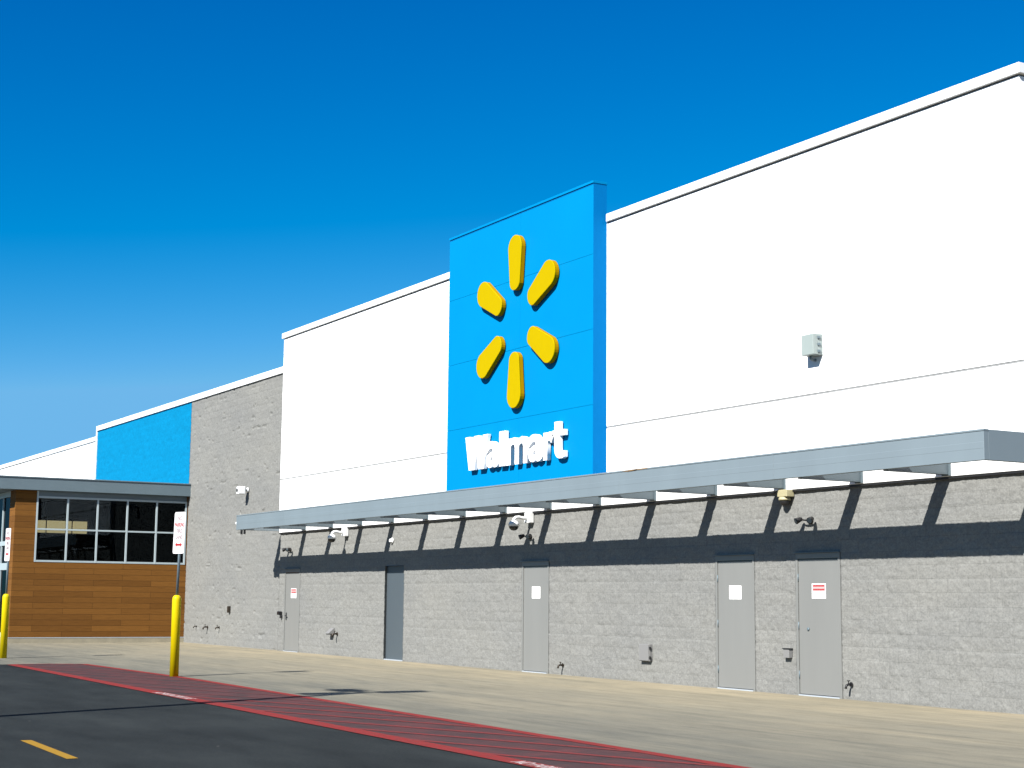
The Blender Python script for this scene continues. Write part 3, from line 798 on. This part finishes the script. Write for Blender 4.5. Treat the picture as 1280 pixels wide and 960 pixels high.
# notices on the doors
YD = D + 0.008
def notice(x0, x1, z0, z1, label, red=False):
    t = thing('notice', label, 'notice', ((x0 + x1)/2, YD, z0), 'notices stuck on the exit doors')
    MB().box(x0, x1, YD - 0.0035, YD - 0.0005, z0, z1).build('sheet', 'paper', t)
    if red:
        h = z1 - z0; wdt = x1 - x0
        MB().box(x0 + 0.012, x1 - 0.012, YD - 0.0045, YD - 0.0036, z0 + h*0.50, z1 - h*0.05).build('red_header', 'pale_pink', t)
        b = MB()
        random.seed(int(abs(x0)*10))
        for zf in (0.85, 0.60):                        # two rows of bold characters too small to read
            x = x0 + wdt*0.10
            while x < x1 - wdt*0.12:
                w_ = wdt*random.uniform(0.055, 0.085)
                b.box(x, x + w_, YD - 0.0056, YD - 0.0046, z0 + h*(zf - 0.055), z0 + h*(zf + 0.055)); x += w_ + wdt*0.012
        b.build('lettering', 'sign_red', t)
        b = MB(); x = x0 + wdt*0.12
        while x < x1 - wdt*0.15:
            w_ = wdt*random.uniform(0.02, 0.05); b.box(x, x + w_, YD - 0.0046, YD - 0.0036, z0 + h*0.22, z0 + h*0.34); x += w_ + wdt*random.choice((0.02, 0.06))
        b.build('small_print', 'sign_pink', t)
notice(-28.52, -28.19, 1.50, 1.74, 'plain white sheet on the door under the blue sign')
notice(-21.935, -21.605, 1.51, 1.74, 'plain white sheet on the second door from the corner')
notice(-19.805, -19.475, 1.53, 1.765, 'red and white notice on the door nearest the corner', True)
notice(-41.55, -41.17, 1.46, 1.72, 'red and white notice on the far door at the canopy end', True)

# ------------------------------------------------------------------ parking lot light pole (its shadow lies across the lane)
SUN = Vector((-0.465, 1.0, -0.91))
hp = 9.0
gx, gy = -23.25, 10.75
bx, by = gx - SUN.x*hp/(-SUN.z), gy - SUN.y*hp/(-SUN.z)
t = thing('lamp_post', 'tall dark lamp post with flat heads in the parking lot', 'lamp post', (bx, by, 0))
MB().lathe((bx, by, 0), [(0.30, -0.02), (0.30, 0.72), (0.27, 0.76)], 28).build('pole_base', 'curb', t)
MB().box(bx - 0.085, bx + 0.085, by - 0.085, by + 0.085, 0.76, hp).build('pole', 'pole_bronze', t, 0.01)
for dx, dy in ((-1, 0), (0, 1), (0, -1)):
    hd = MB()
    ax, ay = bx + dx*0.66, by + dy*0.66
    hd.box(ax - (0.36 if dx else 0.2), ax + (0.36 if dx else 0.2), ay - (0.36 if dy else 0.2), ay + (0.36 if dy else 0.2), hp - 0.12, hp + 0.03)
    hd.box(min(bx, ax) - 0.04, max(bx, ax) + 0.04, min(by, ay) - 0.04, max(by, ay) + 0.04, hp - 0.08, hp - 0.01)
    hd.build('lamp_head', 'pole_bronze', t)

# ------------------------------------------------------------------ sky, sun, camera
W = bpy.data.worlds.new('World'); S.world = W; W.use_nodes = True
nt = W.node_tree; bg = nt.nodes['Background']
sky = nt.nodes.new('ShaderNodeTexSky'); sky.sky_type = 'NISHITA'; sky.sun_disc = False
sky.sun_elevation = math.atan2(0.91, math.hypot(0.465, 1.0)); sky.sun_rotation = math.pi/2 - math.atan2(-1.0, 0.465)
sky.altitude = 300; sky.air_density = 1.0; sky.dust_density = 0.3; sky.ozone_density = 3.0
sepc = nt.nodes.new('ShaderNodeSeparateColor'); nt.links.new(sky.outputs[0], sepc.inputs[0])
comb = nt.nodes.new('ShaderNodeCombineColor')
def chan(i, ref, gain, p, off, top):
    def mth(op, a, v):
        n = nt.nodes.new('ShaderNodeMath'); n.operation = op; nt.links.new(a, n.inputs[0]); n.inputs[1].default_value = v; return n.outputs[0]
    x = mth('DIVIDE', sepc.outputs[i], ref); x = mth('POWER', x, p); x = mth('MULTIPLY', x, gain/0.08); x = mth('SUBTRACT', x, off/0.08)
    x = mth('MAXIMUM', x, 0.0); x = mth('MINIMUM', x, top/0.08); nt.links.new(x, comb.inputs[i])
chan(0, 3.4, 0.079, 3.6, 0.013, 0.060)      # polarised, deep clear sky
chan(1, 5.2, 0.190, 1.48, 0.0, 0.180)
chan(2, 6.7, 0.322, 1.0, 0.0, 0.315)
nt.links.new(comb.outputs[0], bg.inputs[0]); bg.inputs[1].default_value = 0.08

ld = bpy.data.lights.new('sun', 'SUN'); ld.energy = 5.0; ld.angle = R(0.53); ld.color = (1.0, 0.965, 0.91)
lo = bpy.data.objects.new('sun', ld); COL.objects.link(lo); lo.rotation_euler = SUN.to_track_quat('-Z', 'Y').to_euler(); lo.location = (20, -30, 40)

yaw, pit, rol = R(-60.17369), R(7.68744), R(0.53910)
f = Vector((math.sin(yaw)*math.cos(pit), math.cos(yaw)*math.cos(pit), math.sin(pit)))
r = Vector((math.cos(yaw), -math.sin(yaw), 0)); u = r.cross(f)
r2 = r*math.cos(rol) + u*math.sin(rol); u2 = -r*math.sin(rol) + u*math.cos(rol)
cd = bpy.data.cameras.new('camera'); cam = bpy.data.objects.new('camera', cd); COL.objects.link(cam)
mw = Matrix((r2, u2, -f)).transposed().to_4x4(); mw.translation = (0, 0, 1.46316)
cam.matrix_world = mw
cd.sensor_width = 36; cd.lens = 2000/1280*36; cd.clip_end = 2000; cd.clip_start = 0.1
S.camera = cam
vs = S.view_settings
vs.view_transform = 'Standard'; vs.look = 'None'; vs.exposure = 1.4; vs.gamma = 1; vs.use_curve_mapping = False
S.cycles.max_bounces = 6
S.cycles.transparent_max_bounces = 12
